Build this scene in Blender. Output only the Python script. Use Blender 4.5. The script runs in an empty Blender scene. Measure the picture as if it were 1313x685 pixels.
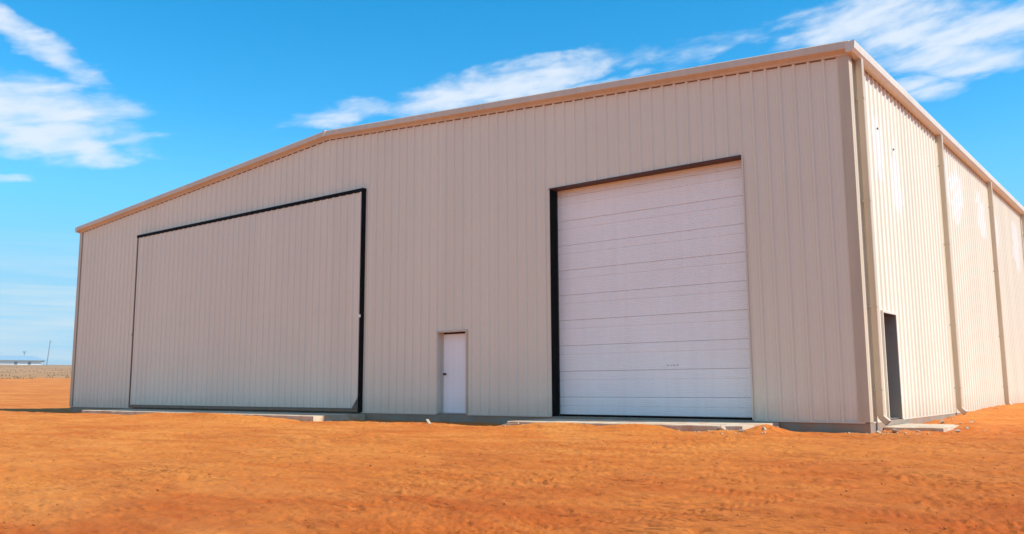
import bpy, bmesh, math, random
import numpy as np
from mathutils import Vector, Matrix

random.seed(7)
rng = np.random.default_rng(11)
SC = bpy.context.scene
COL = SC.collection
R = math.radians

# ------------------------------------------------------------------ dimensions (metres)
W = 31.6          # width of the gable wall, x from -W to 0
D = 30.4          # length of the side wall, y from 0 to D
HE = 7.26         # wall height at the eaves
HR = 8.41         # wall height at the ridge
XR = -W / 2
CAM = (5.008, -17.276, 0.711)

def roof_z(x):
    return HE + (HR - HE) * (1 - abs(x - XR) / (W / 2))

# ------------------------------------------------------------------ noise
_perm = rng.permutation(256)
_perm = np.concatenate([_perm, _perm, _perm])
_ang = rng.random(256) * 2 * np.pi
_gx, _gy = np.cos(_ang), np.sin(_ang)

def perlin(x, y, seed=0):
    x = x + seed * 17.31; y = y - seed * 9.77
    xi = np.floor(x).astype(int); yi = np.floor(y).astype(int)
    xf = x - xi; yf = y - yi
    u = xf * xf * xf * (xf * (xf * 6 - 15) + 10); v = yf * yf * yf * (yf * (yf * 6 - 15) + 10)
    def g(ix, iy, dx, dy):
        h = _perm[_perm[ix & 255] + (iy & 255)]
        return _gx[h] * dx + _gy[h] * dy
    a = g(xi, yi, xf, yf); b = g(xi + 1, yi, xf - 1, yf)
    c = g(xi, yi + 1, xf, yf - 1); d = g(xi + 1, yi + 1, xf - 1, yf - 1)
    return (a + u * (b - a)) * (1 - v) + (c + u * (d - c)) * v

def fbm(x, y, oct=4, seed=0, gain=0.5):
    s = 0; a = 1.0
    for k in range(oct):
        s = s + a * perlin(x * 2.03 ** k, y * 2.03 ** k, seed + k * 3)
        a *= gain
    return s

def sstep(a, b, x):
    t = np.clip((x - a) / (b - a), 0, 1)
    return t * t * (3 - 2 * t)

# ------------------------------------------------------------------ terrain
def mound(x, y, cx, cy, rx, ry, h):
    return h * np.exp(-(((x - cx) / rx) ** 2 + ((y - cy) / ry) ** 2))

def track(x, y, x0, y0, ang, off=0.0, width=.34, depth=.012, lug=.17, slant=1.0, bend=0.0):
    ca, sa = math.cos(ang), math.sin(ang)
    s = (x - x0) * ca + (y - y0) * sa
    t = -(x - x0) * sa + (y - y0) * ca - off - bend * s * s
    m = sstep(width, width * .75, np.abs(t))
    fade = sstep(-.15, .25, fbm(x * .45, y * .45, 2, 61 + int(abs(x0) * 7)))
    rip = np.sin(2 * np.pi * (s + slant * np.abs(t)) / lug)
    edge = np.exp(-((np.abs(t) - width) / .05) ** 2) * depth * .7
    return (m * (rip * depth * .5 - depth * .5) + edge) * fade

def ground_z(x, y, detail=None):
    x = np.asarray(x, float); y = np.asarray(y, float)
    z = np.full(x.shape, -.205)
    z = z - .30 * sstep(3, 15, -y) - .05 * sstep(2, 8, x)
    z = z + .215 * sstep(0, 15, y) * sstep(-6, 0, x) - .04 * sstep(.5, 5, x) * sstep(0, 10, y)
    # land rising slowly away from the yard
    r = np.hypot(x - CAM[0], y - CAM[1])
    far = np.interp(r, [0, 42, 60, 90, 150, 300, 600, 760, 1500, 6000],
                    [0, 0, .35, .95, 2.30, 6.6, 15.4, 16.5, 14.0, 0.0])
    z = z + far
    z = z + fbm(x * .11, y * .11, 2, 5) * .05 * sstep(3, 9, -y + 0 * x) 
    z = z + fbm(x * .03, y * .03, 3, 9) * .35 * sstep(60, 140, r)
    z = z + .12 * np.exp(-((r - 148 - 6 * perlin(x * .02, y * .02, 3)) / 5) ** 2)
    # earth heaped against the concrete aprons, and the washed-out hollows
    for a in MOUNDS:
        z = z + mound(x, y, *a)
    if detail is not None:
        d = detail
        n = fbm(x * .9, y * .9, 3, 21) * .020
        wx = x + .35 * perlin(x * 1.3, y * 1.3, 31); wy = y + .35 * perlin(x * 1.3 + 9, y * 1.3, 32)
        # scraped, streaky earth running roughly along the front wall
        n = n + (np.abs(fbm(wx * 1.1, wy * 4.2, 3, 41)) - .25) * .016
        n = n + fbm(wx * 4.1, wy * 8.5, 3, 51) * .016
        rough = sstep(-.15, .35, fbm(x * .35, y * .35, 3, 71))
        n = n + fbm(x * 8, y * 17, 3, 55, .62) * (.007 + .017 * rough)
        crumbs = np.clip(perlin(x * 7.3, y * 9.1, 81) - .28, 0, 1) * .11 * rough
        n = n + crumbs
        pits = np.clip(perlin(x * 2.9, y * 4.1, 85) - .36, 0, 1) * .20
        n = n - pits
        sc = np.clip(perlin(wx * 3.2 + wy * .8, wy * 21 - wx * 3, 87) - .24, 0, 1) * .11
        n = n - sc * sstep(-.3, .2, fbm(x * .6, y * .6, 2, 88))
        n = n + fbm(wx * 2.1, wy * 3.4, 4, 66, .6) * .022 * sstep(.05, .35, fbm(x * .28, y * .4, 3, 67))
        for t in TRACKS:
            n = n + track(x, y, *t)
        z = z + n * d * sstep(-.3, -1.2, np.where(x > .0, -1.2, y))
        z = z + fbm(x * 3, y * 3, 4, 91) * .018 * d * (1 - sstep(-.3, -1.2, y))
    inside = (x > -W + .3) & (x < -.3) & (y > .3) & (y < D - .3)
    return np.where(inside, np.minimum(z, -.35), z)

MOUNDS = [
    # x, y, rx, ry, h
    (-20.2, -2.3, 6.6, .8, .105), (-4.6, -2.25, 3.0, .75, .110), (-1.42, -1.35, .30, .62, .12),
    (-18.3, -2.35, 2.3, .55, .085), (-16.2, -2.5, 1.5, .5, .045), (-21.0, -2.5, .9, .5, .03),
    (-14.75, -2.1, .38, .35, .02), (-25.6, -2.3, 1.0, .4, .03),
    (-23.4, -2.35, 1.4, .35, -.060), (-14.0, -1.95, .5, .4, -.05),
    (-12.6, -1.2, 1.3, .6, .03), (-10.2, -1.35, 1.4, .5, .055), (-8.4, -1.3, .6, .5, -.03),
    (-6.0, -2.25, .75, .38, .065), (-5.2, -2.2, .45, .3, .045), (-4.6, -2.05, .22, .2, -.03),
    (-3.9, -2.2, .50, .36, .060), (-3.3, -2.2, .45, .34, .045), (-2.85, -2.02, .22, .2, -.09),
    (-2.0, -2.05, .36, .30, .060), (-1.35, -1.6, .40, .45, .06), (-.8, -.9, .5, .4, .035),
    (.55, -.35, .6, .35, .03), (.62, .45, .6, .24, .055), (-37, -2.6, 5.5, 1.2, .10), (-46, -2.2, 7, 2.0, .10), (-39, 3.0, 5, 4, -.12),
    (1.30, 2.4, .45, .8, .11), (.7, 3.9, .7, 1.2, .06), (1.6, 8.5, 1.6, 3.0, .08),
    (2.6, 14.5, 2.2, 4.5, .16),
]
TRACKS = [
    # x0, y0, angle, off, width, depth, lug, slant, bend
    (.6, -11.2, R(58), 0, .22, .010, .105, .9, .03), (.6, -11.2, R(58), 1.75, .22, .010, .105, .9, .03),
    (-1.0, -8.0, R(22), 0, .22, .009, .10, .8, -.02), (-1.0, -8.0, R(22), 1.6, .22, .008, .10, .8, -.02),
    (2.4, -9.3, R(-14), 0, .24, .010, .11, .7, .02), (-4.5, -11.0, R(34), 0, .22, .008, .10, .9, .01),
    (-9.5, -7.0, R(6), 0, .26, .007, .12, .9, .006), (-9.5, -7.0, R(6), 1.7, .26, .007, .12, .9, .006),
]

# ------------------------------------------------------------------ materials
def new_mat(name):
    m = bpy.data.materials.new(name); m.use_nodes = True
    nt = m.node_tree; b = nt.nodes['Principled BSDF']
    return m, nt, b

def N(nt, t, **kw):
    n = nt.nodes.new(t)
    for k, v in kw.items():
        if k in n.bl_rna.properties.keys() and k not in ('location',):
            try:
                setattr(n, k, v); continue
            except Exception: pass
        n.inputs[k].default_value = v
    return n

def L(nt, a, b): nt.links.new(a, b)

def mapped(nt, scale):
    tc = nt.nodes.new('ShaderNodeTexCoord'); mp = nt.nodes.new('ShaderNodeMapping')
    mp.inputs['Scale'].default_value = scale
    L(nt, tc.outputs['Object'], mp.inputs['Vector'])
    return mp.outputs['Vector']

def noise(nt, vec, scale, detail=4, rough=.55, dist=0):
    n = nt.nodes.new('ShaderNodeTexNoise')
    n.inputs['Scale'].default_value = scale; n.inputs['Detail'].default_value = detail
    n.inputs['Roughness'].default_value = rough; n.inputs['Distortion'].default_value = dist
    L(nt, vec, n.inputs['Vector']); return n.outputs['Fac']

def ramp(nt, fac, stops):
    r = nt.nodes.new('ShaderNodeValToRGB'); e = r.color_ramp.elements
    while len(e) < len(stops): e.new(.5)
    for i, (p, c) in enumerate(stops):
        e[i].position = p; e[i].color = (*c, 1) if len(c) == 3 else c
    L(nt, fac, r.inputs['Fac']); return r.outputs['Color']

def maprange(nt, v, a, b, c=0.0, d=1.0):
    n = nt.nodes.new('ShaderNodeMapRange')
    n.inputs['From Min'].default_value = a; n.inputs['From Max'].default_value = b
    n.inputs['To Min'].default_value = c; n.inputs['To Max'].default_value = d
    L(nt, v, n.inputs['Value']); return n.outputs['Result']

def mix(nt, fac, a, b, mode='MIX'):
    n = nt.nodes.new('ShaderNodeMix'); n.data_type = 'RGBA'; n.blend_type = mode
    for s, v in ((0, fac), (6, a), (7, b)):
        if hasattr(v, 'links') or hasattr(v, 'is_linked'): L(nt, v, n.inputs[s])
        else: n.inputs[s].default_value = v if s == 0 else (*v, 1)
    return n.outputs[2]

def math_(nt, op, a, b=None, clamp=False):
    n = nt.nodes.new('ShaderNodeMath'); n.operation = op; n.use_clamp = clamp
    for i, v in enumerate((a, b)):
        if v is None: continue
        if hasattr(v, 'is_linked'): L(nt, v, n.inputs[i])
        else: n.inputs[i].default_value = v
    return n.outputs[0]

def bump(nt, bsdf, h, strength, dist):
    n = nt.nodes.new('ShaderNodeBump'); n.inputs['Strength'].default_value = strength
    n.inputs['Distance'].default_value = dist
    L(nt, h, n.inputs['Height']); L(nt, n.outputs['Normal'], bsdf.inputs['Normal'])
    return n

def paint(name, col, rough=.42, var=.04, canning=.002, dust=.35, panel=0.0, residue=False):
    """factory painted sheet steel: faint tone drift, slight waviness, dust near the ground"""
    m, nt, b = new_mat(name)
    v1 = mapped(nt, (1, 1, 1))
    n1 = noise(nt, v1, .6, 5); n2 = noise(nt, mapped(nt, (6, 6, .35)), 1.2, 6, .6)
    f = math_(nt, 'ADD', math_(nt, 'MULTIPLY', n1, .5), math_(nt, 'MULTIPLY', n2, .5))
    lo = tuple(c * (1 - var * 2) for c in col); hi = tuple(min(1, c * (1 + var * 2)) for c in col)
    c = mix(nt, maprange(nt, f, .35, .65), lo, hi)
    sep = nt.nodes.new('ShaderNodeSeparateXYZ'); L(nt, v1, sep.inputs[0])
    if panel:
        s = math_(nt, 'ADD', sep.outputs[0], sep.outputs[1])
        k = math_(nt, 'FLOOR', math_(nt, 'DIVIDE', s, .915))
        wn = nt.nodes.new('ShaderNodeTexWhiteNoise'); wn.noise_dimensions = '1D'; L(nt, k, wn.inputs['W'])
        pv = maprange(nt, wn.outputs['Value'], 0, 1, 1 - panel, 1 + panel)
        cc = nt.nodes.new('ShaderNodeCombineColor')
        for i in range(3): L(nt, pv, cc.inputs[i])
        c = mix(nt, 1.0, c, cc.outputs[0], 'MULTIPLY')
    if residue:
        # pale patches of protective film residue left on the upper sheets
        spots = None
        for (y, z, ry, rz) in residue:
            dy = math_(nt, 'DIVIDE', math_(nt, 'SUBTRACT', sep.outputs[1], y), ry)
            dz = math_(nt, 'DIVIDE', math_(nt, 'SUBTRACT', sep.outputs[2], z), rz)
            q = math_(nt, 'ADD', math_(nt, 'POWER', dy, 2.0), math_(nt, 'POWER', dz, 2.0))
            q = math_(nt, 'SUBTRACT', 1.0, q)
            spots = q if spots is None else math_(nt, 'MAXIMUM', spots, q)
        nn = noise(nt, mapped(nt, (1, 5, 1.2)), 1.5, 5, .6)
        spots = math_(nt, 'ADD', spots, maprange(nt, nn, .3, .7, -.6, .6))
        spots = maprange(nt, spots, .25, .55)
        c = mix(nt, math_(nt, 'MULTIPLY', spots, .5), c, (.86, .87, .88))
    if dust:
        nd = noise(nt, mapped(nt, (2.5, 2.5, 1)), 2.0, 5, .6)
        d = maprange(nt, math_(nt, 'ADD', sep.outputs[2], math_(nt, 'MULTIPLY', nd, -.5)), -.35, .25, 1, 0)
        c = mix(nt, math_(nt, 'MULTIPLY', d, dust), c, (.42, .24, .12))
    L(nt, c, b.inputs['Base Color'])
    b.inputs['Roughness'].default_value = rough
    L(nt, maprange(nt, n2, .3, .7, rough - .06, rough + .1), b.inputs['Roughness'])
    if canning:
        bump(nt, b, noise(nt, mapped(nt, (1, 1, .5)), 1.6, 2), .5, canning)
    return m

M = {}
M['wall'] = paint('light_stone_panel', (.76, .69, .55), .45, .012, .004, .25, .02)
RES = [(1.75, 5.75, .45, 1.0), (3.1, 5.2, .5, 1.1), (8.0, 6.3, .7, .9), (9.5, 6.0, 1.0, 1.1), (13.0, 6.0, .8, .9), (15.3, 5.6, .7, .9), (19.5, 5.8, .9, 1.2)]
M['wall_side'] = paint('light_stone_panel_side', (.76, .69, .55), .45, .012, .004, .25, .025, residue=RES)
M['door_sheet'] = paint('light_stone_door_panel', (.75, .68, .55), .45, .012, .004, .22, .02)
M['trim'] = paint('tan_trim', (.61, .50, .38), .42, .05, .002, .2)
M['spout'] = paint('olive_tan_trim', (.54, .44, .31), .42, .05, .002, .2)
M['trim_light'] = paint('stone_trim', (.66, .59, .48), .42, .04, .001, .2)
M['white'] = paint('white_door_paint', (.87, .87, .85), .38, .02, .003, .12)
M['white2'] = paint('white_leaf_paint', (.85, .87, .87), .4, .03, .001, .15)
M['black'] = paint('black_steel', (.004, .0035, .0035), .8, .2, .0, .0)
M['black'].node_tree.nodes['Principled BSDF'].inputs['Specular IOR Level'].default_value = .1
M['charcoal'] = paint('dark_frame_steel', (.055, .046, .04), .5, .15, .001, .5)
M['frame_brown'] = paint('weathered_frame', (.17, .13, .10), .6, .1, .001, .3)
M['mark'] = paint('faded_print', (.45, .45, .46), .6, .05, 0, 0)
M['primer'] = paint('red_oxide_primer', (.085, .026, .013), .6, .15, .001, 0)
M['dark_door'] = paint('dark_door_paint', (.085, .078, .07), .45, .08, .001, .3)
M['jamb'] = paint('recess_shaded_jamb', (.24, .225, .20), .5, .05, .001, .3)  # light-painted jamb, the shade of the recess put into its colour
M['closure'] = paint('rib_closure', (.20, .13, .09), .8, .1, 0, 0)
M['metal'] = paint('brushed_hardware', (.35, .34, .33), .35, .05, 0, 0)
M['metal'].node_tree.nodes['Principled BSDF'].inputs['Metallic'].default_value = .9
M['roof'] = paint('galvanised_roof', (.55, .56, .56), .4, .04, .002, 0)

def concrete(name, col, dirt=.5):
    m, nt, b = new_mat(name)
    v = mapped(nt, (1, 1, 1))
    n1 = noise(nt, v, 1.3, 6, .65); n2 = noise(nt, v, 18, 5, .7)
    c = mix(nt, maprange(nt, n1, .3, .7), tuple(k * .78 for k in col), tuple(k * 1.12 for k in col))
    c = mix(nt, maprange(nt, n2, .55, .75, 0, .35), c, tuple(k * .55 for k in col))
    c = mix(nt, maprange(nt, noise(nt, v, 2.2, 5, .6, .5), .42, .64, 0, dirt), c, (.42, .19, .075))
    L(nt, c, b.inputs['Base Color']); b.inputs['Roughness'].default_value = .9
    bump(nt, b, n2, .6, .006)
    return m
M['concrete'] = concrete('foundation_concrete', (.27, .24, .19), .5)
M['slab'] = concrete('apron_concrete', (.58, .48, .34), .6)
M['chunk'] = concrete('broken_concrete', (.46, .37, .26), .4)

# red earth, turning to dry pasture beyond the graded pad
def earth():
    m, nt, b = new_mat('red_earth')
    v = mapped(nt, (1, 1, 1))
    vs = mapped(nt, (.55, 1.5, 1))
    big = noise(nt, v, .16, 4, .55, .4)
    mid = noise(nt, vs, .9, 6, .62, .6)
    fine = noise(nt, v, 9, 7, .7)
    grit = noise(nt, v, 48, 4, .7)
    c = mix(nt, maprange(nt, big, .36, .64), (.455, .098, .016), (.555, .160, .031))
    c = mix(nt, maprange(nt, mid, .38, .66, 0, .75), c, (.59, .195, .044))
    c = mix(nt, maprange(nt, noise(nt, vs, 2.6, 6, .68, .8), .50, .72, 0, .62), c, (.30, .068, .013))
    c = mix(nt, maprange(nt, fine, .50, .74, 0, .55), c, (.33, .085, .019))
    c = mix(nt, maprange(nt, grit, .60, .78, 0, .5), c, (.24, .065, .018))
    c = mix(nt, maprange(nt, grit, .40, .26, 0, .5), c, (.66, .29, .11))
    ca = noise(nt, mapped(nt, (4.5, 15, 1)), 1.0, 6, .72, .7)
    damp = noise(nt, mapped(nt, (.5, .9, 1)), .55, 5, .6, .8)
    c = mix(nt, maprange(nt, damp, .52, .68, 0, .45), c, (.38, .088, .016))
    gate = maprange(nt, noise(nt, v, .38, 4, .55), .47, .62)
    c = mix(nt, math_(nt, 'MULTIPLY', maprange(nt, ca, .57, .66, 0, .60), gate), c, (.20, .045, .010))
    pale = noise(nt, mapped(nt, (.35, .8, 1)), .8, 5, .6, .5)
    c = mix(nt, maprange(nt, pale, .54, .74, 0, .40), c, (.60, .225, .062))
    sep = nt.nodes.new('ShaderNodeSeparateXYZ'); L(nt, v, sep.inputs[0])
    tone = math_(nt, 'ADD', math_(nt, 'ADD', sep.outputs[0], math_(nt, 'MULTIPLY', sep.outputs[1], -.55)), maprange(nt, noise(nt, v, .3, 4, .6), .3, .7, -4, 4))
    tone = maprange(nt, tone, -4, 12, 0, 1)
    c = mix(nt, 1.0, c, mix(nt, tone, (1.06, 1.20, 1.08), (.84, .67, .54)), 'MULTIPLY')
    # pasture beyond about 150 m
    dx = math_(nt, 'SUBTRACT', sep.outputs[0], CAM[0]); dy = math_(nt, 'SUBTRACT', sep.outputs[1], CAM[1])
    rr = math_(nt, 'SQRT', math_(nt, 'ADD', math_(nt, 'POWER', dx, 2.0), math_(nt, 'POWER', dy, 2.0)))
    edge = math_(nt, 'ADD', rr, maprange(nt, noise(nt, v, .03, 5, .7), .3, .7, -25, 25))
    past = mix(nt, maprange(nt, noise(nt, v, .05, 6, .7), .35, .65), (.33, .165, .070), (.42, .24, .11))
    past = mix(nt, maprange(nt, noise(nt, v, .12, 6, .75), .52, .66, 0, .8), past, (.45, .17, .055))
    past = mix(nt, maprange(nt, noise(nt, mapped(nt, (1.3, 1, 1)), .35, 5, .8), .56, .68, 0, .7), past, (.20, .15, .075))
    past = mix(nt, maprange(nt, rr, 330, 560, 0, .65), past, (.29, .20, .10))
    c = mix(nt, maprange(nt, edge, 142, 160), c, past)
    L(nt, c, b.inputs['Base Color']); b.inputs['Roughness'].default_value = .95
    b.inputs['Specular IOR Level'].default_value = .15
    h = math_(nt, 'ADD', math_(nt, 'MULTIPLY', fine, .6), math_(nt, 'MULTIPLY', grit, .4))
    h = math_(nt, 'ADD', h, math_(nt, 'MULTIPLY', mid, .5))
    h = math_(nt, 'SUBTRACT', h, math_(nt, 'MULTIPLY', math_(nt, 'MULTIPLY', maprange(nt, ca, .55, .65), gate), .45))
    bump(nt, b, h, .8, .035)
    return m
M['earth'] = earth()
m, nt, b = new_mat('clod_earth')
oc = mix(nt, maprange(nt, noise(nt, mapped(nt, (1, 1, 1)), 3, 4), .3, .7), (.33, .08, .015), (.47, .13, .03))
L(nt, oc, b.inputs['Base Color']); b.inputs['Roughness'].default_value = .95; M['clod'] = m
m, nt, b = new_mat('dry_grass')
oc = mix(nt, maprange(nt, noise(nt, mapped(nt, (1, 1, 1)), .15, 4), .35, .65), (.24, .17, .08), (.38, .25, .12))
L(nt, oc, b.inputs['Base Color']); b.inputs['Roughness'].default_value = .8; M['grass'] = m
M['far_roof'] = paint('blue_grey_roof', (.22, .34, .41), .6, .05, 0, 0)
M['far_wall'] = paint('white_shed_wall', (.75, .76, .77), .6, .03, 0, 0)
M['far_dark'] = paint('shed_opening_dark', (.18, .22, .25), .6, .03, 0, 0)
M['pole'] = paint('weathered_pole', (.16, .16, .16), .8, .1, 0, 0)

# ------------------------------------------------------------------ mesh helpers
class MB:
    def __init__(s): s.v = []; s.f = []
    def quad(s, a, b, c, d):
        i = len(s.v); s.v += [a, b, c, d]; s.f.append((i, i + 1, i + 2, i + 3))
    def box(s, x0, x1, y0, y1, z0, z1):
        i = len(s.v)
        s.v += [(x0, y0, z0), (x1, y0, z0), (x1, y1, z0), (x0, y1, z0), (x0, y0, z1), (x1, y0, z1), (x1, y1, z1), (x0, y1, z1)]
        s.f += [(i, i+3, i+2, i+1), (i+4, i+5, i+6, i+7), (i, i+1, i+5, i+4), (i+1, i+2, i+6, i+5), (i+2, i+3, i+7, i+6), (i+3, i, i+4, i+7)]
    def sweep(s, sections, closed=True, caps=True):
        """sections: list of rings of 3D points, same length"""
        i0 = len(s.v); n = len(sections[0])
        for r in sections: s.v += [tuple(p) for p in r]
        for k in range(len(sections) - 1):
            for j in range(n if closed else n - 1):
                a = i0 + k * n + j; b_ = i0 + k * n + (j + 1) % n
                s.f.append((a, b_, b_ + n, a + n))
        if caps and closed:
            s.f.append(tuple(i0 + j for j in range(n))[::-1])
            s.f.append(tuple(i0 + (len(sections) - 1) * n + j for j in range(n)))
    def build(s, name, mat, parent=None, bevel=0, smooth=False, fix=True):
        me = bpy.data.meshes.new(name); me.from_pydata(s.v, [], s.f); me.update()
        o = bpy.data.objects.new(name, me); COL.objects.link(o)
        me.materials.append(mat)
        if fix or bevel:
            bm = bmesh.new(); bm.from_mesh(me)
            bmesh.ops.remove_doubles(bm, verts=bm.verts, dist=1e-5)
            if fix: bmesh.ops.recalc_face_normals(bm, faces=bm.faces)
            if bevel:
                ed = [e for e in bm.edges if len(e.link_faces) == 2 and e.calc_face_angle(0) > .5]
                bmesh.ops.bevel(bm, geom=ed, offset=bevel, segments=2, affect='EDGES', profile=.6)
            bm.to_mesh(me); bm.free()
        if smooth:
            for p in me.polygons: p.use_smooth = True
        if parent: o.parent = parent
        return o

def tag(o, label=None, cat=None, group=None, kind=None):
    if label: o['label'] = label
    if cat: o['category'] = cat
    if group: o['group'] = group
    if kind: o['kind'] = kind
    return o

def empty(name, loc=(0, 0, 0)):
    o = bpy.data.objects.new(name, None); COL.objects.link(o); o.location = loc
    o.empty_display_size = .3
    return o

def rib_profile(s0, s1, pitch=.305, phase=0.0, h=.036):
    """trapezoid ribs of a wall sheet: list of (s, offset)"""
    pts = []
    k = math.floor((s0 - phase) / pitch) - 1
    while True:
        b_ = phase + k * pitch
        if b_ > s1: break
        pts += [(b_, 0), (b_ + .026, h), (b_ + .062, h), (b_ + .088, 0),
                (b_ + .146, 0), (b_ + .152, .004), (b_ + .160, .004), (b_ + .166, 0),
                (b_ + .222, 0), (b_ + .228, .004), (b_ + .236, .004), (b_ + .242, 0)]
        k += 1
    S = np.array([p[0] for p in pts]); O = np.array([p[1] for p in pts])
    return S, O

def rib_sheet(mb, s0, s1, zlo, zhi, openings, place, phase=0.0, extra=()):
    S, O = rib_profile(s0, s1, phase=phase)
    brk = set([s0, s1, *extra]); 
    for a, b_, z0, z1 in openings: brk |= {a, b_}
    xs = sorted(set([float(s) for s in S if s0 < s < s1]) | brk)
    for a, b_ in zip(xs[:-1], xs[1:]):
        if b_ - a < 1e-6: continue
        oa, ob = np.interp(a, S, O), np.interp(b_, S, O)
        spans = [(None, None)]
        mid = (a + b_) / 2
        segs = [[zlo(a), zlo(b_), zhi(a), zhi(b_)]]
        for (p, q, z0, z1) in openings:
            if p < mid < q:
                segs = []
                if z0 > zlo(mid) + .01: segs.append([zlo(a), zlo(b_), z0, z0])
                segs.append([z1, z1, zhi(a), zhi(b_)])
        for la, lb, ha, hb in segs:
            mb.quad(place(a, oa, la), place(b_, ob, lb), place(b_, ob, hb), place(a, oa, ha))

# ------------------------------------------------------------------ ground
def make_ground():
    th_view = math.atan2(0.7797, -0.6112)            # main viewing azimuth
    dense = np.arange(-R(43), R(43), R(.105))
    coarse = np.arange(R(43), 2 * np.pi - R(43), R(2.2))
    th = np.concatenate([dense, coarse]) + th_view
    rr = [1.2]
    while rr[-1] < 4: rr.append(rr[-1] * 1.02)
    while rr[-1] < 46: rr.append(rr[-1] * 1.0046)
    while rr[-1] < 170: rr.append(rr[-1] * 1.012)
    while rr[-1] < 6000: rr.append(rr[-1] * 1.035)
    rr = np.array(rr)
    RR, TH = np.meshgrid(rr, th, indexing='ij')
    X = CAM[0] + RR * np.cos(TH); Y = CAM[1] + RR * np.sin(TH)
    det = 1 - sstep(40, 90, RR)
    # only the finely divided sector can carry the small relief
    Z = ground_z(X, Y, det)
    nr, nt_ = X.shape
    co = np.stack([X, Y, Z], -1).reshape(-1, 3)
    cen = np.array([[CAM[0], CAM[1], float(ground_z(np.array([CAM[0]]), np.array([CAM[1]]))[0])]])
    co = np.concatenate([co, cen])
    i = np.arange(nr - 1)[:, None] * nt_; j = np.arange(nt_)[None, :]; j2 = (j + 1) % nt_
    quads = np.stack([i + j, i + nt_ + j, i + nt_ + j2, i + j2], -1).reshape(-1, 4)
    me = bpy.data.meshes.new('ground')
    nq = len(quads); c = len(co) - 1
    tris = np.stack([np.full(nt_, c), np.arange(nt_), (np.arange(nt_) + 1) % nt_], -1)
    me.vertices.add(len(co)); me.vertices.foreach_set('co', co.ravel())
    me.loops.add(nq * 4 + nt_ * 3); me.loops.foreach_set('vertex_index', np.concatenate([quads.ravel(), tris.ravel()]))
    me.polygons.add(nq + nt_)
    me.polygons.foreach_set('loop_start', np.concatenate([np.arange(nq) * 4, nq * 4 + np.arange(nt_) * 3]))
    me.polygons.foreach_set('loop_total', np.concatenate([np.full(nq, 4), np.full(nt_, 3)]))
    me.update(calc_edges=True); me.validate()
    me.polygons.foreach_set('use_smooth', np.ones(len(me.polygons), bool))
    me.materials.append(M['earth'])
    o = bpy.data.objects.new('ground', me); COL.objects.link(o); o['kind'] = 'structure'
    return o
make_ground()

def gz(x, y): return float(ground_z(np.array([x]), np.array([y]), np.array([1.0]))[0])

# ------------------------------------------------------------------ the building
B = empty('metal_building', (0, 0, 0))
tag(B, 'large light stone ribbed metal hangar with tan trim and low gable roof', 'hangar')

HX0, HX1, HZ = -26.82, -14.02, 6.58      # hangar door
GX0, GX1, GZ = -7.30, -2.28, 5.55        # overhead door
DX0, DX1, DZ = -11.07, -10.06, 2.16      # front walk door
SY0, SY1, SZ = 1.30, 2.23, 2.16          # side walk door

# front wall sheets
mb = MB()
front_open = [(HX0 + .25, HX1 - .04, -1, HZ - .1), (GX0, GX1, -1, GZ), (DX0, DX1, -1, DZ)]
zr = lambda x: roof_z(x) + .03
rib_sheet(mb, -W + .02, -.02, lambda x: 0.0, zr, front_open, lambda s, o, z: (s, -o, z), phase=.1, extra=(XR,))
f = mb.build('wall', M['wall'], B, fix=False)
# inner liner and reveals so the wall has thickness
mb = MB()
xs = sorted({-W + .1, XR, -.1, HX0 + .25, HX1 - .04, GX0, GX1, DX0, DX1})
for a, b_ in zip(xs[:-1], xs[1:]):
    lo = 0.0
    for p, q, z0, z1 in front_open:
        if p <= (a + b_) / 2 <= q: lo = z1
    mb.quad((b_, .30, lo), (a, .30, lo), (a, .30, roof_z(a)), (b_, .30, roof_z(b_)))
mb.build('liner', M['primer'], B, fix=False)

# side wall (facing +x)
mb = MB()
rib_sheet(mb, .02, D - .02, lambda s: 0.0, lambda s: HE + .02, [(SY0, SY1, -1, SZ)], lambda s, o, z: (o, s, z), phase=.12)
mb.build('wall', M['wall_side'], B, fix=False)
mb = MB()
for a, b_, lo in ((.32, SY0, 0), (SY0, SY1, SZ), (SY1, D - .1, 0)):
    mb.quad((-.30, a, lo), (-.30, b_, lo), (-.30, b_, HE), (-.30, a, HE))
mb.build('liner', M['primer'], B, fix=False)
# rear and far side walls
mb = MB(); rib_sheet(mb, -W + .02, -.02, lambda x: 0.0, zr, [], lambda s, o, z: (s, D + o, z), phase=.1, extra=(XR,))
mb.build('wall', M['wall'], B, fix=False)
mb = MB(); rib_sheet(mb, .02, D - .02, lambda s: 0.0, lambda s: HE + .02, [], lambda s, o, z: (-W - o, s, z), phase=.12)
mb.build('wall', M['wall'], B, fix=False)

# foundation
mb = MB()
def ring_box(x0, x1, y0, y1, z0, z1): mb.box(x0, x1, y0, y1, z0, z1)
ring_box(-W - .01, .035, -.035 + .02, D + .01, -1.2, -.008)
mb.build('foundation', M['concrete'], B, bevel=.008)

# roof sheet
mb = MB()
OH = .20
def roofring(y):
    t = .05
    xs_ = [(-W - .05, roof_z(-W) + .17), (XR, HR + .17), (.05, HE + .17)]
    return [(x, y, z) for x, z in xs_] + [(x, y, z - t) for x, z in xs_[::-1]]
mb.sweep([roofring(-.12), roofring(D + .15)])
mb.build('roof', M['roof'], B)

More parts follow.
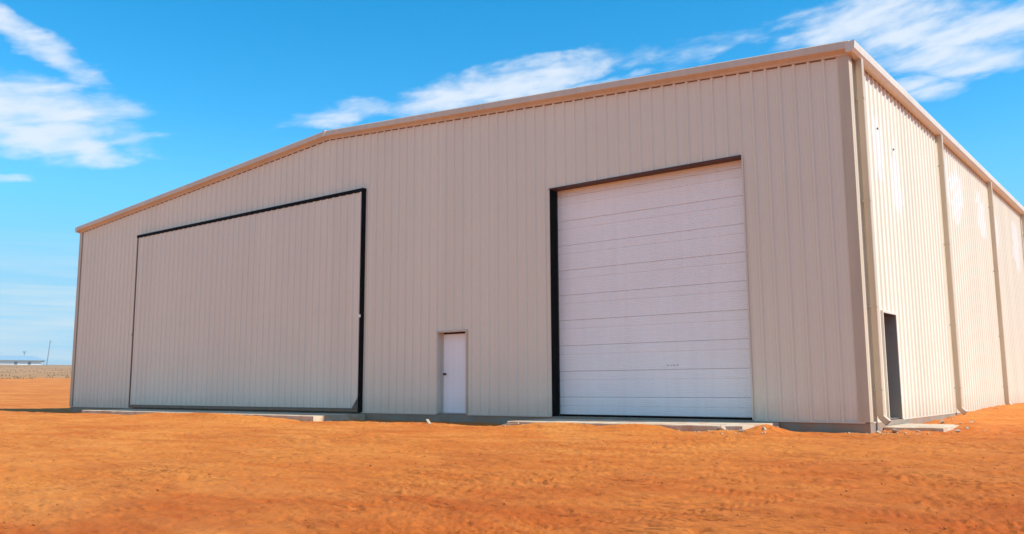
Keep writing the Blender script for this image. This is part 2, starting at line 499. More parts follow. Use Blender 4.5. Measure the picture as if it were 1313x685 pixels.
# rake trim along the gable: face, soffit and lower angle
def rake(xa, xb, yo, sgn, name='rake_trim'):
    prof = [(.015, -.035), (-.058, -.035), (-.062, -.010), (-.080, .006), (-.172, .050), (-.185, .062),
            (-.185, .205), (-.172, .222), (-.10, .232), (.015, .232)]
    mb = MB(); secs = []
    n = 14
    for i in range(n + 1):
        x = xa + (xb - xa) * i / n
        wv = .003 * math.sin(i * 2.1) if 0 < i < n else 0
        secs.append([(x, yo + sgn * (p + (wv if p < -.15 else 0)), roof_z(x) + q + wv * .5) for p, q in prof])
    mb.sweep(secs)
    o = mb.build(name, M['trim'], B)
    return o
rake(-W - .12, XR - .004, 0, 1); rake(XR + .004, .10, 0, 1)
# trim joints (lap covers) along the rake
mb = MB()
for x in [XR - .0]:
    z = roof_z(x)
    mb.box(x - .05, x + .05, -.200, -.10, z + .05, z + .238)
mb.build('ridge_cap', M['trim_light'], B, bevel=.004)
def lap(x):
    mb = MB(); z = roof_z(x)
    mb.box(x - .006, x + .05, -.1885, -.1705, z + .060, z + .212)
    mb.build('trim_lap', M['trim'], B)
for x in (-3.2, -6.35, -9.5, -12.6, -19.0, -22.1, -25.3, -28.4): lap(x)
# rib closure: a thin brown strip seen between the ribs just under the trim
mb = MB()
mb.sweep([[(x, -.004, roof_z(x) - .056), (x, -.012, roof_z(x) - .056), (x, -.012, roof_z(x) - .036), (x, -.004, roof_z(x) - .036)] for x in (-W + .25, XR, -.22)])
mb.build('closure_strip', M['closure'], B)

# eave gutters
def gutter(xo, sgn):
    prof = [(.036, -.02), (.155, -.02), (.205, .045), (.218, .150), (.218, .185), (.204, .200), (.188, .200), (.178, .19), (.036, .19)]
    mb = MB(); secs = []
    ys = np.linspace(-.185, D + .18, 13)
    for i, y in enumerate(ys):
        secs.append([(xo + sgn * p, float(y), HE + q) for p, q in prof])
    mb.sweep(secs); return mb.build('gutter', M['trim_light'], B)
gutter(0, 1); gutter(-W, -1)

# corner trims (L shaped)
def corner(cx, cy, sx, sy, wf=.17, ws=.13):
    mb = MB()
    a, b_ = -.040 * 1, -.040
    # outline of an L with thickness in plan, outward directions sx, sy
    pl = [(cx + sx * .045, cy + sy * .045), (cx + sx * .045, cy - sy * ws), (cx + sx * .034, cy - sy * ws), (cx + sx * .034, cy + sy * .034),
          (cx - sx * wf, cy + sy * .034), (cx - sx * wf, cy + sy * .045)]
    mb.sweep([[(x, y, .0) for x, y in pl], [(x, y, HE + .02) for x, y in pl]])
    return mb.build('corner_trim', M['spout'], B)
corner(0, 0, 1, -1); corner(-W, 0, -1, -1); corner(0, D, 1, 1); corner(-W, D, -1, 1)

# base angle along the bottom of the sheets
mb = MB()
for a, b_ in ((-W + .03, HX0 + .2), (HX1 - .02, DX0 - .05), (DX1 + .05, GX0 - .04), (GX1 + .04, -.05)):
    mb = MB(); mb.box(a, b_, -.040, -.016, -.022, .006); mb.build('base_trim', M['trim_light'], B)
for a, b_ in ((.17, SY0 - .06), (SY1 + .06, D - .05)):
    mb = MB(); mb.box(.036, .042, a, b_, -.022, .006); mb.build('base_trim', M['trim_light'], B)

# downspouts on the side wall
spouts = [0.40 + 6.95 * k for k in range(5)]
def downspout(y, first):
    def ring(cx, cz, ang):                        # 0.10 x 0.12 pipe with creased corners
        hx, hy, c = .064, .058, .012
        pr = [(-hx + c, -hy), (hx - c, -hy), (hx, -hy + c), (hx, hy - c), (hx - c, hy), (-hx + c, hy), (-hx, hy - c), (-hx, -hy + c)]
        ca, sa = math.cos(ang), math.sin(ang)
        return [(cx + px * ca, y + py, cz + px * sa) for px, py in pr]
    zb = .13
    mb = MB(); x0 = .125
    mb.sweep([ring(x0 - .0, HE - .015, 0), ring(x0, 4.9, 0), ring(x0, 2.6, 0), ring(x0, zb, 0)])
    d = mb.build('downspout', M['spout'], B)
    mb = MB(); mb.sweep([ring(x0, zb + .0, 0), ring(x0 + .010, zb - .035, R(22)), ring(x0 + .125, zb - .150, R(44))], caps=False)
    mb.build('elbow', M['spout'], d)
    for z in (6.4, 4.3, 2.2, .6):
        mb = MB(); mb.box(.036, .192, y - .061, y + .061, z, z + .03); mb.build('strap', M['spout'], d)
    return d
for i, y in enumerate(spouts): downspout(y, i == 0)

# --- hangar door leaf, standing proud of the wall
HD = empty('hangar_door', (0, 0, 0)); HD.parent = B
HD['label'] = 'wide ribbed hydraulic hangar door with black edges'
yl = -.10
mb = MB()
rib_sheet(mb, HX0 + .08, HX1 - .06, lambda x: .115, lambda x: 3.02, [], lambda s, o, z: (s, yl - o, z), phase=.16)
mb.build('door_sheet', M['door_sheet'], HD, fix=False)
mb = MB()
rib_sheet(mb, HX0 + .08, HX1 - .06, lambda x: 3.012, lambda x: HZ - .12, [], lambda s, o, z: (s, yl - o - .004, z), phase=.16)
mb.build('door_sheet', M['door_sheet'], HD, fix=False)
mb = MB(); mb.box(HX1 - .058, HX1 - .008, -.140, .06, .0, HZ - .12); mb.build('door_stile', M['black'], HD, bevel=.006)
mb = MB(); mb.box(HX0 + .045, HX0 + .085, -.140, .06, .0, HZ - .12); mb.build('door_stile', M['frame_brown'], HD, bevel=.006)
mb = MB(); mb.box(HX0 + .088, HX1 - .060, -.128, .04, .010, .112); mb.build('bottom_rail', M['charcoal'], HD, bevel=.006)
mb = MB(); mb.box(HX0 + .0, HX1 + .0, -.139, .05, HZ - .117, HZ - .010); mb.build('hinge_seal', M['black'], HD, bevel=.01)
mb = MB(); mb.box(HX0 + .1, HX1 - .08, -.085, .04, .115, HZ - .12); mb.build('door_core', M['charcoal'], HD)
# gusset at the bottom corner, and latches
mb = MB(); mb.sweep([[(HX1 - .07, yy, .11), (HX1 - .34, yy, .11), (HX1 - .30, yy, .11), (HX1 - .07, yy, .40), (HX1 - .07, yy, .46)] for yy in (-.156, -.144)])
mb.build('gusset', M['charcoal'], HD)
mb = MB(); mb.box(HX1 - .07, HX1 + .006, -.165, -.1405, 2.72, 2.81); mb.build('latch', M['white2'], HD, bevel=.01)
mb = MB(); mb.box(HX0 + .02, HX0 + .08, -.165, -.1405, 2.70, 2.78); mb.build('latch', M['metal'], HD, bevel=.01)

# --- overhead sectional door, set back in its opening
GD = empty('overhead_door', (0, 0, 0)); GD.parent = B
GD['label'] = 'tall white sectional overhead door in a dark steel reveal'
yd = .265
heights = [.035, .45] + [.45 + .617 * (k + 1) for k in range(8)] + [GZ + .1]
for k in range(len(heights) - 1):
    z0, z1 = heights[k], heights[k + 1]
    prof = [(z0 + .002, .045), (z0 + .002, .010), (z0 + .012, 0)]
    z = z0 + .012; n = 0
    groove = z1 - .213
    marks = []
    zz = z0 + .05
    while zz < z1 - .03:
        if abs(zz - groove) > .03: marks.append((zz, .0060, .008))
        zz += .0485
    marks.append((groove, .016, .011)); marks.sort()
    for zc, dp, hw in marks:
        if zc - hw > prof[-1][0]: prof += [(zc - hw, 0), (zc - hw * .3, dp), (zc + hw * .3, dp), (zc + hw, 0)]
    prof += [(z1 - .010, 0), (z1 - .003, .009), (z1 - .003, .045)]
    mb = MB(); segs = []
    for i in range(2):
        x = GX0 + .02 + (GX1 - GX0 - .04) * i
        segs.append([(x, yd + o + (.002 if k % 2 else 0), z) for z, o in prof])
    mb.sweep(segs, closed=False, caps=False)
    s = mb.build('door_section', M['white'], GD, fix=False)
mb = MB(); mb.box(GX0 - .1, GX1 + .1, .315, .33, 0, GZ + .1); mb.build('door_backing', M['charcoal'], GD)
mb = MB(); mb.box(GX0 + .02, GX1 - .02, .25, .31, .002, .034); mb.build('bottom_seal', M['black'], GD)
mb = MB(); mb.box(GX0 - .012, GX0 + .001, -.034, .30, .0, GZ); mb.build('jamb', M['black'], GD)
mb = MB(); mb.box(GX0 + .001, GX0 + .016, .245, .262, .0, GZ - .01); mb.build('weather_seal', M['charcoal'], GD)
mb = MB(); mb.box(GX1 - .001, GX1 + .03, -.042, .30, .0, GZ + .012); mb.build('jamb', M['trim_light'], GD, bevel=.003)
mb = MB(); mb.box(GX0 - .03, GX1 - .002, -.044, .30, GZ - .001, GZ + .03); mb.build('header', M['primer'], GD, bevel=.003)
for dx, w_ in ((0, .05), (.09, .035), (.15, .06), (.24, .05)):
    mb = MB(); mb.box(-4.36 + dx, -4.36 + dx + w_, yd - .0045, yd - .0015, 1.148, 1.168); mb.build('maker_mark', M['mark'], GD)

# --- front walk door
FD = empty('walk_door', (0, 0, 0)); FD.parent = B
FD['label'] = 'white steel walk door in the front wall'
mb = MB(); mb.box(DX0 + .045, DX1 - .045, .150, .195, .03, DZ - .045); mb.build('door_leaf', M['white2'], FD, bevel=.003)
mb = MB(); mb.box(DX0 - .035, DX0 + .006, -.046, .20, 0, DZ + .04); mb.build('frame', M['trim_light'], FD, bevel=.003)
mb = MB(); mb.box(DX0 + .006, DX0 + .040, .13, .20, 0, DZ); mb.build('door_stop', M['trim_light'], FD, bevel=.003)
mb = MB(); mb.box(DX1 - .004, DX1 + .035, -.046, .20, 0, DZ + .04); mb.build('frame', M['trim'], FD, bevel=.003)
mb = MB(); mb.box(DX0 - .034, DX1 + .034, -.050, .20, DZ - .002, DZ + .042); mb.build('frame', M['trim'], FD, bevel=.003)
mb = MB(); mb.box(DX0 + .006, DX1 - .004, .02, .20, 0.0, .028); mb.build('threshold', M['metal'], FD, bevel=.003)
mb = MB(); mb.box(DX0 + .041, DX0 + .0455, .148, .19, .03, DZ - .045); mb.build('door_gap', M['black'], FD)
def knob(x, y, z, ax, parent, mat):
    """lever knob with a rose; ax is the outward direction"""
    mb = MB(); n = 14
    prof = [(.034, 0), (.034, .008), (.014, .012), (.012, .035), (.026, .042), (.030, .055), (.024, .068), (.004, .072)]
    secs = []
    for r_, t in prof:
        ring = []
        for i in range(n):
            a = 2 * math.pi * i / n
            if ax == 'y': ring.append((x + r_ * math.cos(a), y - t, z + r_ * math.sin(a)))
            else: ring.append((x + t, y + r_ * math.cos(a), z + r_ * math.sin(a)))
        secs.append(ring)
    mb.sweep(secs); return mb.build('handle', mat, parent, smooth=True)
h = knob(DX0 + .115, .150, 1.05, 'y', FD, M['charcoal'])
mb = MB(); mb.box(DX0 + .10, DX0 + .21, .085, .100, 1.038, 1.060); mb.build('lever', M['charcoal'], h, bevel=.004)

# --- side walk door
SD = empty('side_door', (0, 0, 0)); SD.parent = B
SD['label'] = 'dark walk door recessed in the sunlit side wall'
mb = MB(); mb.box(-.27, -.225, SY0 + .01, SY1 - .01, .03, SZ - .01); mb.build('door_leaf', M['dark_door'], SD, bevel=.003)
mb = MB(); mb.box(-.28, .038, SY0 - .006, SY0 + .006, 0, SZ); mb.build('jamb', M['jamb'], SD, bevel=.002)
mb = MB(); mb.box(-.28, .038, SY1 - .006, SY1 + .006, 0, SZ); mb.build('jamb', M['jamb'], SD, bevel=.002)
mb = MB(); mb.box(-.28, .040, SY0 + .007, SY1 - .007, SZ - .008, SZ + .004); mb.build('jamb', M['charcoal'], SD)
for a, b_ in ((SY0 - .05, SY0 - .0065), (SY1 + .0065, SY1 + .05)):
    mb = MB(); mb.box(-.02, .046, a, b_, 0, SZ + .05); mb.build('frame', M['trim_light'], SD, bevel=.003)
mb = MB(); mb.box(-.02, .046, SY0 - .006, SY1 + .006, SZ + .005, SZ + .05); mb.build('frame', M['trim_light'], SD, bevel=.003)
mb = MB(); mb.box(-.28, -.02, SY0 + .007, SY1 - .007, 0, .028); mb.build('threshold', M['metal'], SD, bevel=.003)
knob(-.225, SY0 + .115, 1.02, 'x', SD, M['black'])

# small conduit stubs poking out of the side wall
for (y, z) in ((1.72, 6.12), (2.92, 5.92)):
    mb = MB(); mb.box(.0, .06, y - .022, y + .022, z - .022, z + .022); mb.build('conduit_stub', M['charcoal'], B, bevel=.01)

# ------------------------------------------------------------------ concrete aprons
def slab(name, x0, x1, y0, y1, ztop, thick, label, zl=None, seed=1):
    r = random.Random(seed)
    mb = MB(); n = int((x1 - x0) / .22)
    secs = []
    for i in range(n + 1):
        x = x0 + (x1 - x0) * i / n; j = r.uniform(-.012, .012); k = r.uniform(-.004, .004)
        zt = ztop if zl is None else zl + (ztop - zl) * i / n
        secs.append([(x, y0 + j, zt - thick), (x, y0 + j * .5, zt - .012 + k), (x, y0 + .014, zt + k * .5), (x, y1, zt), (x, y1, zt - thick)])
    mb.sweep(secs)
    o = mb.build(name, M['slab'])
    tag(o, label, 'concrete slab'); return o
slab('concrete_apron', -26.7, -13.85, -1.92, -.04, -.045, .40, 'long low concrete apron slab in front of the wide hangar door', seed=2)
slab('concrete_apron', -7.25, -1.72, -1.85, -.04, -.035, .40, 'pale concrete apron slab in front of the white overhead door', zl=-.055, seed=3)
o = slab('door_stoop',   .06, 1.12, .78, 2.45, -.105, .30, 'small concrete stoop slab below the dark side door', seed=4)

# ------------------------------------------------------------------ scraps and broken concrete
def rock(name, x, y, s, seed, mat, flat=.8, lift=.3, elong=1.0, rot=0):
    r = random.Random(seed); bm = bmesh.new()
    bmesh.ops.create_icosphere(bm, subdivisions=2, radius=1)
    off = [r.uniform(-10, 10) for _ in range(3)]
    planes = [Vector((r.uniform(-1, 1), r.uniform(-1, 1), r.uniform(-1, 1))).normalized() for _ in range(9)]
    for v in bm.verts:
        p = v.co.copy()
        for n in planes:
            d_ = p.dot(n)
            if d_ > .5: p -= n * (d_ - .5)
        v.co = Vector((p.x * s * elong, p.y * s, p.z * s * flat))
    me = bpy.data.meshes.new(name); bm.to_mesh(me); bm.free(); me.materials.append(mat)
    o = bpy.data.objects.new(name, me); COL.objects.link(o)
    o.location = (x, y, gz(x, y) + s * flat * lift); o.rotation_euler = (r.uniform(-.2, .2), r.uniform(-.2, .2), rot or r.uniform(0, 6))
    return o
def scrap(x, y, l, w_, rot, tilt, label):
    mb = MB(); mb.box(-l / 2, l / 2, -w_ / 2, w_ / 2, -.012, .014)
    o = mb.build('wood_scrap', M['chunk'], bevel=.004)
    o.location = (x, y, gz(x, y) + .03 + abs(math.sin(tilt)) * l * .3); o.rotation_euler = (0, tilt, rot)
    tag(o, label, 'scrap'); return o
scrap(-9.75, -1.75, .26, .07, R(-30), R(22), 'small pale board scrap lying on the dirt below the white walk door')
scrap(-6.75, -2.35, .36, .09, R(20), R(-6), 'flat pale board scrap at the left end of the overhead door apron')
CH = [(-2.05, -2.05, .11, 'largest grey concrete lump at the right front corner of the overhead door apron'),
      (-1.62, -2.12, .07, 'small concrete lump in front of the right end of the overhead door apron'),
      (-1.30, -1.85, .055, 'concrete lump just right of the overhead door apron end'),
      (.20, -.10, .06, 'small concrete crumb at the foot of the front corner of the hangar'),
      (.42, .20, .08, 'concrete lump beside the corner downspout elbow'),
      (.30, .62, .07, 'concrete lump between the corner downspout and the side stoop'),
      (1.30, 1.05, .06, 'concrete lump at the outer front corner of the side stoop'),
      (1.35, 1.65, .05, 'concrete lump beside the outer edge of the side stoop'),
      (.55, 3.35, .08, 'concrete lump against the wall just beyond the side stoop'),
      (1.0, 3.9, .06, 'small concrete lump on the dirt beyond the side stoop')]
for i, (x, y, s, lab) in enumerate(CH):
    tag(rock('concrete_chunk', x, y, s, 100 + i, M['chunk']), lab, 'concrete lump', 'broken concrete around the slabs')

# crumbs of concrete and clods of earth nobody could count
def scatter(name, pts, mat, label, cat, subdiv=1, seed=5, flat=.7):
    r = np.random.default_rng(seed)
    t = (1 + 5 ** .5) / 2
    ico = np.array([(-1, t, 0), (1, t, 0), (-1, -t, 0), (1, -t, 0), (0, -1, t), (0, 1, t), (0, -1, -t), (0, 1, -t), (t, 0, -1), (t, 0, 1), (-t, 0, -1), (-t, 0, 1)]) / math.hypot(1, t)
    fc = np.array([(0, 11, 5), (0, 5, 1), (0, 1, 7), (0, 7, 10), (0, 10, 11), (1, 5, 9), (5, 11, 4), (11, 10, 2), (10, 7, 6), (7, 1, 8), (3, 9, 4), (3, 4, 2), (3, 2, 6), (3, 6, 8), (3, 8, 9), (4, 9, 5), (2, 4, 11), (6, 2, 10), (8, 6, 7), (9, 8, 1)])
    x, y, s = pts; n = len(x)
    z = ground_z(x, y, np.ones(n))
    a = r.random(n) * 6.28
    v = ico[None] * (1 + r.uniform(-.35, .35, (n, 12, 1)))
    sc = s[:, None] * np.stack([r.uniform(.8, 1.5, n), np.ones(n), r.uniform(.45, .8, n) * flat / .7], -1)
    v = v * sc[:, None, :]
    vx = v[..., 0] * np.cos(a)[:, None] - v[..., 1] * np.sin(a)[:, None]
    vy = v[..., 0] * np.sin(a)[:, None] + v[..., 1] * np.cos(a)[:, None]
    co = np.stack([vx + x[:, None], vy + y[:, None], v[..., 2] + z[:, None] + .15 * s[:, None]], -1).reshape(-1, 3)
    F = (fc[None] + (np.arange(n) * 12)[:, None, None]).reshape(-1, 3)
    me = bpy.data.meshes.new(name)
    me.vertices.add(len(co)); me.vertices.foreach_set('co', co.ravel())
    me.loops.add(F.size); me.loops.foreach_set('vertex_index', F.ravel())
    me.polygons.add(len(F)); me.polygons.foreach_set('loop_start', np.arange(len(F)) * 3); me.polygons.foreach_set('loop_total', np.full(len(F), 3))
    me.update(calc_edges=True); me.materials.append(mat)
    o = bpy.data.objects.new(name, me); COL.objects.link(o)
    return tag(o, label, cat, kind='stuff')

n = 5200
ang = math.atan2(.7797, -.6112) + rng.uniform(-R(40), R(40), n)
rad = 4.5 + 26 * rng.random(n) ** 1.25
px, py = CAM[0] + rad * np.cos(ang), CAM[1] + rad * np.sin(ang)
keep = (fbm(px * .5, py * .5, 3, 71) > -.10) & (py < -2.2) & (rad > 6.5)
px, py = px[keep], py[keep]
ss = .004 + .008 * rng.random(len(px)) ** 3.5 * (1 + np.hypot(px - CAM[0], py - CAM[1]) / 20)
scatter('dirt_clods', (px, py, ss), M['clod'], 'loose clods of red earth strewn over the graded yard', 'dirt clods')
pc, qc, sc_ = [], [], []
for (cx, cy, sx, sy, k) in ((-1.9, -2.1, .5, .25, 90), (.4, .1, .35, .35, 80), (.9, 1.6, .9, 1.0, 110), (.4, 4.0, .3, 1.6, 90), (-6.7, -2.2, .6, .2, 30), (-13.7, -1.9, .3, .3, 40), (-9.8, -1.7, 1.5, .3, 30), (.3, 9, .2, 4.0, 90)):
    pc.append(rng.normal(cx, sx, k)); qc.append(rng.normal(cy, sy, k)); sc_.append(.006 + .020 * rng.random(k) ** 2.5)
pc, qc, sc_ = map(np.concatenate, (pc, qc, sc_))
keep = (pc > .08) | (qc < -.15)
scatter('concrete_crumbs', (pc[keep], qc[keep], sc_[keep]), M['chunk'], 'pale concrete crumbs scattered along the slab edges', 'rubble', seed=8)

# ------------------------------------------------------------------ dry grass far out to the left
n = 5000
ang = rng.uniform(R(128), R(176), n); rad = 150 + 300 * rng.random(n) ** 1.3
gx_, gy_ = CAM[0] + rad * np.cos(ang), CAM[1] + rad * np.sin(ang)
keep = fbm(gx_ * .04, gy_ * .04, 3, 95) > -.05
gx_, gy_, rad = gx_[keep], gy_[keep], rad[keep]; n = len(gx_)
gzv = ground_z(gx_, gy_)
V = []; F = []
hh = rng.uniform(.12, .42, n); aa = rng.random(n) * 3.14
for i in range(n):
    for k in range(3):
        a = aa[i] + k * 1.05; w_ = .10 + .12 * hh[i]; cx, cy = gx_[i], gy_[i]; z = gzv[i] - .05
        b0 = len(V); lx, ly = math.cos(a + 1.2) * .12, math.sin(a + 1.2) * .12
        V += [(cx - w_ * math.cos(a), cy - w_ * math.sin(a), z), (cx + w_ * math.cos(a), cy + w_ * math.sin(a), z), (cx + lx, cy + ly, z + hh[i] + .05)]
        F.append((b0, b0 + 1, b0 + 2))
me = bpy.data.meshes.new('dry_grass'); me.from_pydata(V, [], F); me.materials.append(M['grass'])
o = bpy.data.objects.new('dry_grass', me); COL.objects.link(o)
tag(o, 'dry tussock grass on the pasture at the far left', 'grass', kind='stuff')

# ------------------------------------------------------------------ far building and pole at the left horizon
FX = 590.0
def farpt(az, dist): return (CAM[0] + dist * math.cos(R(az)), CAM[1] + dist * math.sin(R(az)))
a1 = 156.5 # direction of the horizon at the picture's left
cx, cy = farpt(157.9, FX)
zb = float(ground_z(np.array([cx]), np.array([cy]))[0]) - .2
FB = empty('farm_shed', (cx, cy, zb)); FB.rotation_euler = (0, 0, R(157.9 - 90))
tag(FB, 'long low white shed with a blue grey hipped roof on the far left skyline', 'shed')
# local x runs across the view (to the right), local y away
mb = MB(); mb.box(-26, 15.5, 0, 22, 0, 2.9); mb.build('wall', M['far_wall'], FB)
mb = MB(); zt = 5.6
v = [(-28, -1.5, 2.9), (17.5, -1.5, 2.9), (17.5, 23.5, 2.9), (-28, 23.5, 2.9), (-22, 7, zt), (11.5, 7, zt), (11.5, 15, zt), (-22, 15, zt)]
mb.v = v + [(x, y, 2.55) for x, y, z in v[:4]]
mb.f = [(4, 5, 6, 7), (0, 1, 5, 4), (1, 2, 6, 5), (2, 3, 7, 6), (3, 0, 4, 7), (8, 11, 10, 9), (0, 8, 9, 1), (1, 9, 10, 2), (2, 10, 11, 3), (3, 11, 8, 0)]
mb.build('roof', M['far_roof'], FB)
mb = MB(); mb.box(6.2, 6.8, 9, 9.8, zt - .1, zt + 2.0); mb.box(5.5, 7.5, 8.6, 10.2, zt + 2.0, zt + 2.9); mb.build('roof_vent', M['far_roof'], FB, bevel=.05)
for x0 in (-12.5, 1.5, 8.5):
    mb = MB(); mb.box(x0, x0 + 1.6, -.06, .05, 0, 1.9); mb.build('door', M['far_dark'], FB)
for x0 in (16.8, -27.2):
    mb = MB(); mb.box(x0 - .1, x0 + .1, -1.2, -1.0, 0, 2.6); mb.build('post', M['pole'], FB)
px_, py_ = farpt(156.12, 560)
zb = float(ground_z(np.array([px_]), np.array([py_]))[0])
mb = MB()
def cyl(mb, p, q, r0, r1, n=8):
    p, q = Vector(p), Vector(q); d_ = (q - p).normalized(); u = d_.orthogonal().normalized(); w_ = d_.cross(u)
    mb.sweep([[tuple(c + (u * math.cos(2 * math.pi * i / n) + w_ * math.sin(2 * math.pi * i / n)) * r_) for i in range(n)] for c, r_ in ((p, r0), (q, r1))])
cyl(mb, (0, 0, -.5), (.75, .9, 14.3), .24, .15)
PO = empty('utility_pole', (px_, py_, zb)); tag(PO, 'thin grey utility pole leaning slightly to the right of the far shed', 'utility pole')
mb.build('shaft', M['pole'], PO)
mb = MB(); mb.box(-.55, 1.85, .78, .92, 13.0, 13.15); mb.build('crossarm', M['pole'], PO)

# ------------------------------------------------------------------ sun, sky, clouds
SUN_AZ, SUN_EL = R(11), R(48)         # azimuth from +x towards +y
sd = Vector((math.cos(SUN_EL) * math.cos(SUN_AZ), math.cos(SUN_EL) * math.sin(SUN_AZ), math.sin(SUN_EL)))
sl = bpy.data.lights.new('sun', 'SUN'); sl.energy = 4.0; sl.angle = R(.53); sl.color = (1, .965, .905)
so = bpy.data.objects.new('sun', sl); COL.objects.link(so); so.rotation_euler = sd.to_track_quat('Z', 'Y').to_euler()
so.location = (30, 10, 40)

wd = bpy.data.worlds.new('World'); SC.world = wd; wd.use_nodes = True
nt = wd.node_tree; bg = nt.nodes['Background']
sky = nt.nodes.new('ShaderNodeTexSky'); sky.sky_type = 'NISHITA'; sky.sun_disc = False
sky.sun_elevation = SUN_EL; sky.sun_rotation = math.pi / 2 - SUN_AZ
sky.altitude = 600; sky.air_density = 1.0; sky.dust_density = .15; sky.ozone_density = 3.0
hsv = nt.nodes.new('ShaderNodeHueSaturation'); hsv.inputs['Saturation'].default_value = 1.41
hsv.inputs['Hue'].default_value = .485
L(nt, sky.outputs[0], hsv.inputs['Color'])
tc = nt.nodes.new('ShaderNodeTexCoord'); sep = nt.nodes.new('ShaderNodeSeparateXYZ')
L(nt, tc.outputs['Generated'], sep.inputs[0])
az = math_(nt, 'MULTIPLY', math_(nt, 'ARCTAN2', sep.outputs[1], sep.outputs[0]), 180 / math.pi)
el = math_(nt, 'MULTIPLY', math_(nt, 'ARCSINE', sep.outputs[2]), 180 / math.pi)
# domain warp
def snoise(sx, sy, scale, detail, rough, seed, dist=0.0, rot=0.0):
    ca, sa = math.cos(R(rot)), math.sin(R(rot))
    u = math_(nt, 'ADD', math_(nt, 'MULTIPLY', az, ca), math_(nt, 'MULTIPLY', el, sa))
    v_ = math_(nt, 'SUBTRACT', math_(nt, 'MULTIPLY', el, ca), math_(nt, 'MULTIPLY', az, sa))
    cx_ = nt.nodes.new('ShaderNodeCombineXYZ')
    L(nt, math_(nt, 'MULTIPLY', u, sx), cx_.inputs[0]); L(nt, math_(nt, 'MULTIPLY', v_, sy), cx_.inputs[1]); cx_.inputs[2].default_value = seed
    return noise(nt, cx_.outputs[0], scale, detail, rough, dist)
wa = math_(nt, 'MULTIPLY', math_(nt, 'SUBTRACT', snoise(1, 1.4, .35, 4, .55, 3.1), .5), 2.6)
we = math_(nt, 'MULTIPLY', math_(nt, 'SUBTRACT', snoise(1, 1.4, .35, 4, .55, 8.7), .5), 1.3)
azw = math_(nt, 'ADD', az, wa); elw = math_(nt, 'ADD', el, we)
CL = [ # az, el, half length, rotation, half width, strength
    (157.4, 15.6, 5.8, -176.0, 2.2, 1.05), (154.6, 14.1, 2.4, -169, .9, 1.05), (158.9, 20.3, 5.2, -154.4, .85, .95),
    (129.2, 19.5, 7.6, 169, 1.2, 1.1), (125.0, 20.5, 3.6, 174, 1.0, 1.05), (139.0, 17.6, 4.6, 168.1, .6, .6),
    (124.9, 19.0, 6.6, 169.9, .30, .6), (117.3, 21.1, 2.4, 177.1, .35, .1),
    (104.6, 21.9, 5.2, 178.1, 1.4, 1.0), (98.8, 20.3, 6.8, -175.7, 1.35, 1.0), (100.0, 18.9, 5.0, -174.7, 1.15, .95),
    (102.1, 17.5, 2.8, -173.2, .75, 1.0), (158.5, 11.9, 1.3, 177.1, .25, .6), (111.5, 21.8, 3.8, 179, .35, .15),
    (88, 19, 6, 175, 1.5, .9), (172, 17, 7, -175, 1.8, .9), (60, 24, 12, 170, 2.5, .8), (120, 36, 10, 175, 2.0, .6),
    # thin cloud added unseen behind the camera, as white fill for the front wall
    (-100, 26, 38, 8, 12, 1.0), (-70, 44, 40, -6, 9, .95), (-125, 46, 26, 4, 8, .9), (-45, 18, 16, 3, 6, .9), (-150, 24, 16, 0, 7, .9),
]
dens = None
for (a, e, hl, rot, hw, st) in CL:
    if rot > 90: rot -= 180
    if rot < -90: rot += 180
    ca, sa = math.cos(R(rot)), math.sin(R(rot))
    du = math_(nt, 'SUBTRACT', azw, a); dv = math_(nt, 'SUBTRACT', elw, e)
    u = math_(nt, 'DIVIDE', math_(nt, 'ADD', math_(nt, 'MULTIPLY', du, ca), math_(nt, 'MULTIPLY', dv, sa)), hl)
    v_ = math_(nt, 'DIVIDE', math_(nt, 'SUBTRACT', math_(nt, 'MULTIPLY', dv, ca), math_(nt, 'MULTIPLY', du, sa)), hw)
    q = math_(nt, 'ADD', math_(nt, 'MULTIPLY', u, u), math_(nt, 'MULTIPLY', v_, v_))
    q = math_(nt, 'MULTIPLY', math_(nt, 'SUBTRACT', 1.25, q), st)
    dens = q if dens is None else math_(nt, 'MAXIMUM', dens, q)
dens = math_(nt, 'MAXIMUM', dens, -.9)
st1 = maprange(nt, snoise(.30, 1.3, .7, 6, .52, 1.3, .4, -8), .28, .72, -.58, .58)
st2 = maprange(nt, snoise(.8, 2.4, .9, 5, .55, 5.3, .2, -10), .3, .7, -.22, .22)
dens = math_(nt, 'ADD', dens, math_(nt, 'ADD', st1, st2))
cm = nt.nodes.new('ShaderNodeMapRange'); cm.interpolation_type = 'SMOOTHSTEP'
cm.inputs['From Min'].default_value = -.30; cm.inputs['From Max'].default_value = 1.55
L(nt, dens, cm.inputs['Value'])
cov = math_(nt, 'MULTIPLY', cm.outputs['Result'], .90)
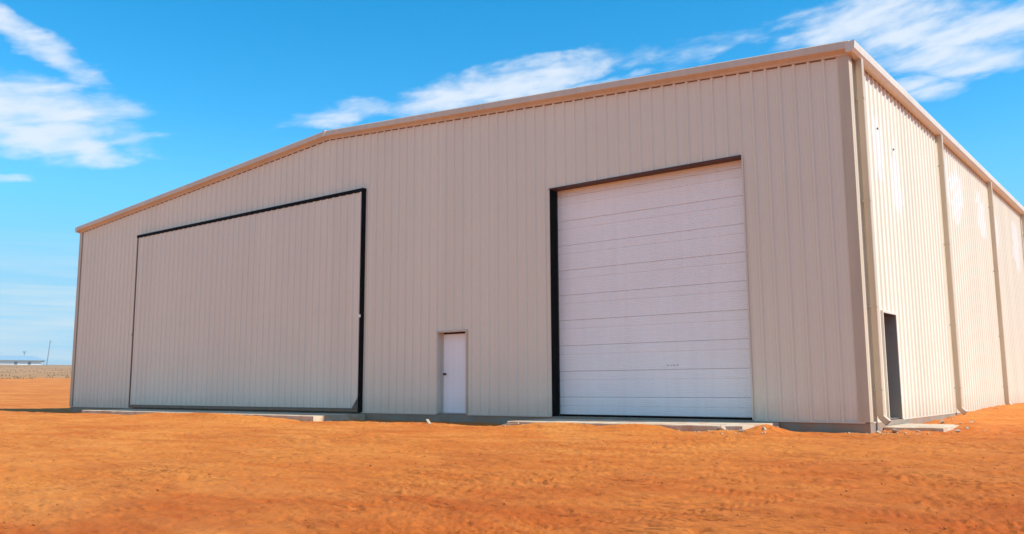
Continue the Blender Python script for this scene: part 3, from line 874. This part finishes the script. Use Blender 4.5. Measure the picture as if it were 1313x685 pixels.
# low band of thin haze cloud over the horizon
lowb = nt.nodes.new('ShaderNodeMapRange'); lowb.interpolation_type = 'SMOOTHSTEP'
lowb.inputs['From Min'].default_value = 11; lowb.inputs['From Max'].default_value = 3.0
L(nt, math_(nt, 'ADD', el, math_(nt, 'MULTIPLY', we, .6)), lowb.inputs['Value'])
streak = maprange(nt, snoise(.10, 2.2, .8, 5, .6, 9.4), .38, .62, .45, 1.0)
low = math_(nt, 'MULTIPLY', math_(nt, 'MULTIPLY', lowb.outputs['Result'], streak), 1.0)
SKYK = 1.0
mid_ = nt.nodes.new('ShaderNodeMapRange'); mid_.interpolation_type = 'SMOOTHSTEP'
mid_.inputs['From Min'].default_value = 17.5; mid_.inputs['From Max'].default_value = 5.0
L(nt, el, mid_.inputs['Value'])
c = mix(nt, math_(nt, 'MULTIPLY', mid_.outputs['Result'], .93), hsv.outputs[0], (.85, 2.75, 4.2))
c = mix(nt, low, c, (2.75, 3.65, 4.2))
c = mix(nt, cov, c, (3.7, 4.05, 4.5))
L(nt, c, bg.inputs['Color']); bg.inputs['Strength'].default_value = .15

# ------------------------------------------------------------------ the air over the plain
hz_m = bpy.data.materials.new('thin_air'); hz_m.use_nodes = True
hn = hz_m.node_tree; hn.nodes.clear()
ho = hn.nodes.new('ShaderNodeOutputMaterial'); hv = hn.nodes.new('ShaderNodeVolumePrincipled')
hv.inputs['Color'].default_value = (.80, .88, .96, 1); hv.inputs['Density'].default_value = .0003; hv.inputs['Anisotropy'].default_value = .2
hn.links.new(hv.outputs[0], ho.inputs['Volume'])
mb = MB(); mb.box(-6400, 6400, -6400, 6400, -8, 40); hz = mb.build('haze', hz_m); tag(hz, kind='stuff', label='thin pale haze over the far plain', cat='haze')

# ------------------------------------------------------------------ camera
cam = bpy.data.cameras.new('camera'); co_ = bpy.data.objects.new('camera', cam); COL.objects.link(co_)
r2 = Vector((0.786509212252608, 0.6175540484667105, -0.005500569439416742))
u2 = Vector((0.08825639160641822, -0.1035780794144298, 0.9906979311603678))
fw = Vector((-0.611239779777459, 0.7796785098277327, 0.13596820558648823))
mw = Matrix((r2, u2, -fw)).transposed().to_4x4(); mw.translation = Vector(CAM)
co_.matrix_world = mw
cam.sensor_width = 36; cam.lens = 1116.2 / 1313 * 36; cam.clip_start = .1; cam.clip_end = 12000
SC.camera = co_

SC.view_settings.view_transform = 'Standard'; SC.view_settings.look = 'None'
SC.view_settings.exposure = .60; SC.view_settings.gamma = 1; SC.view_settings.use_curve_mapping = False
SC.cycles.max_bounces = 8; SC.cycles.diffuse_bounces = 4
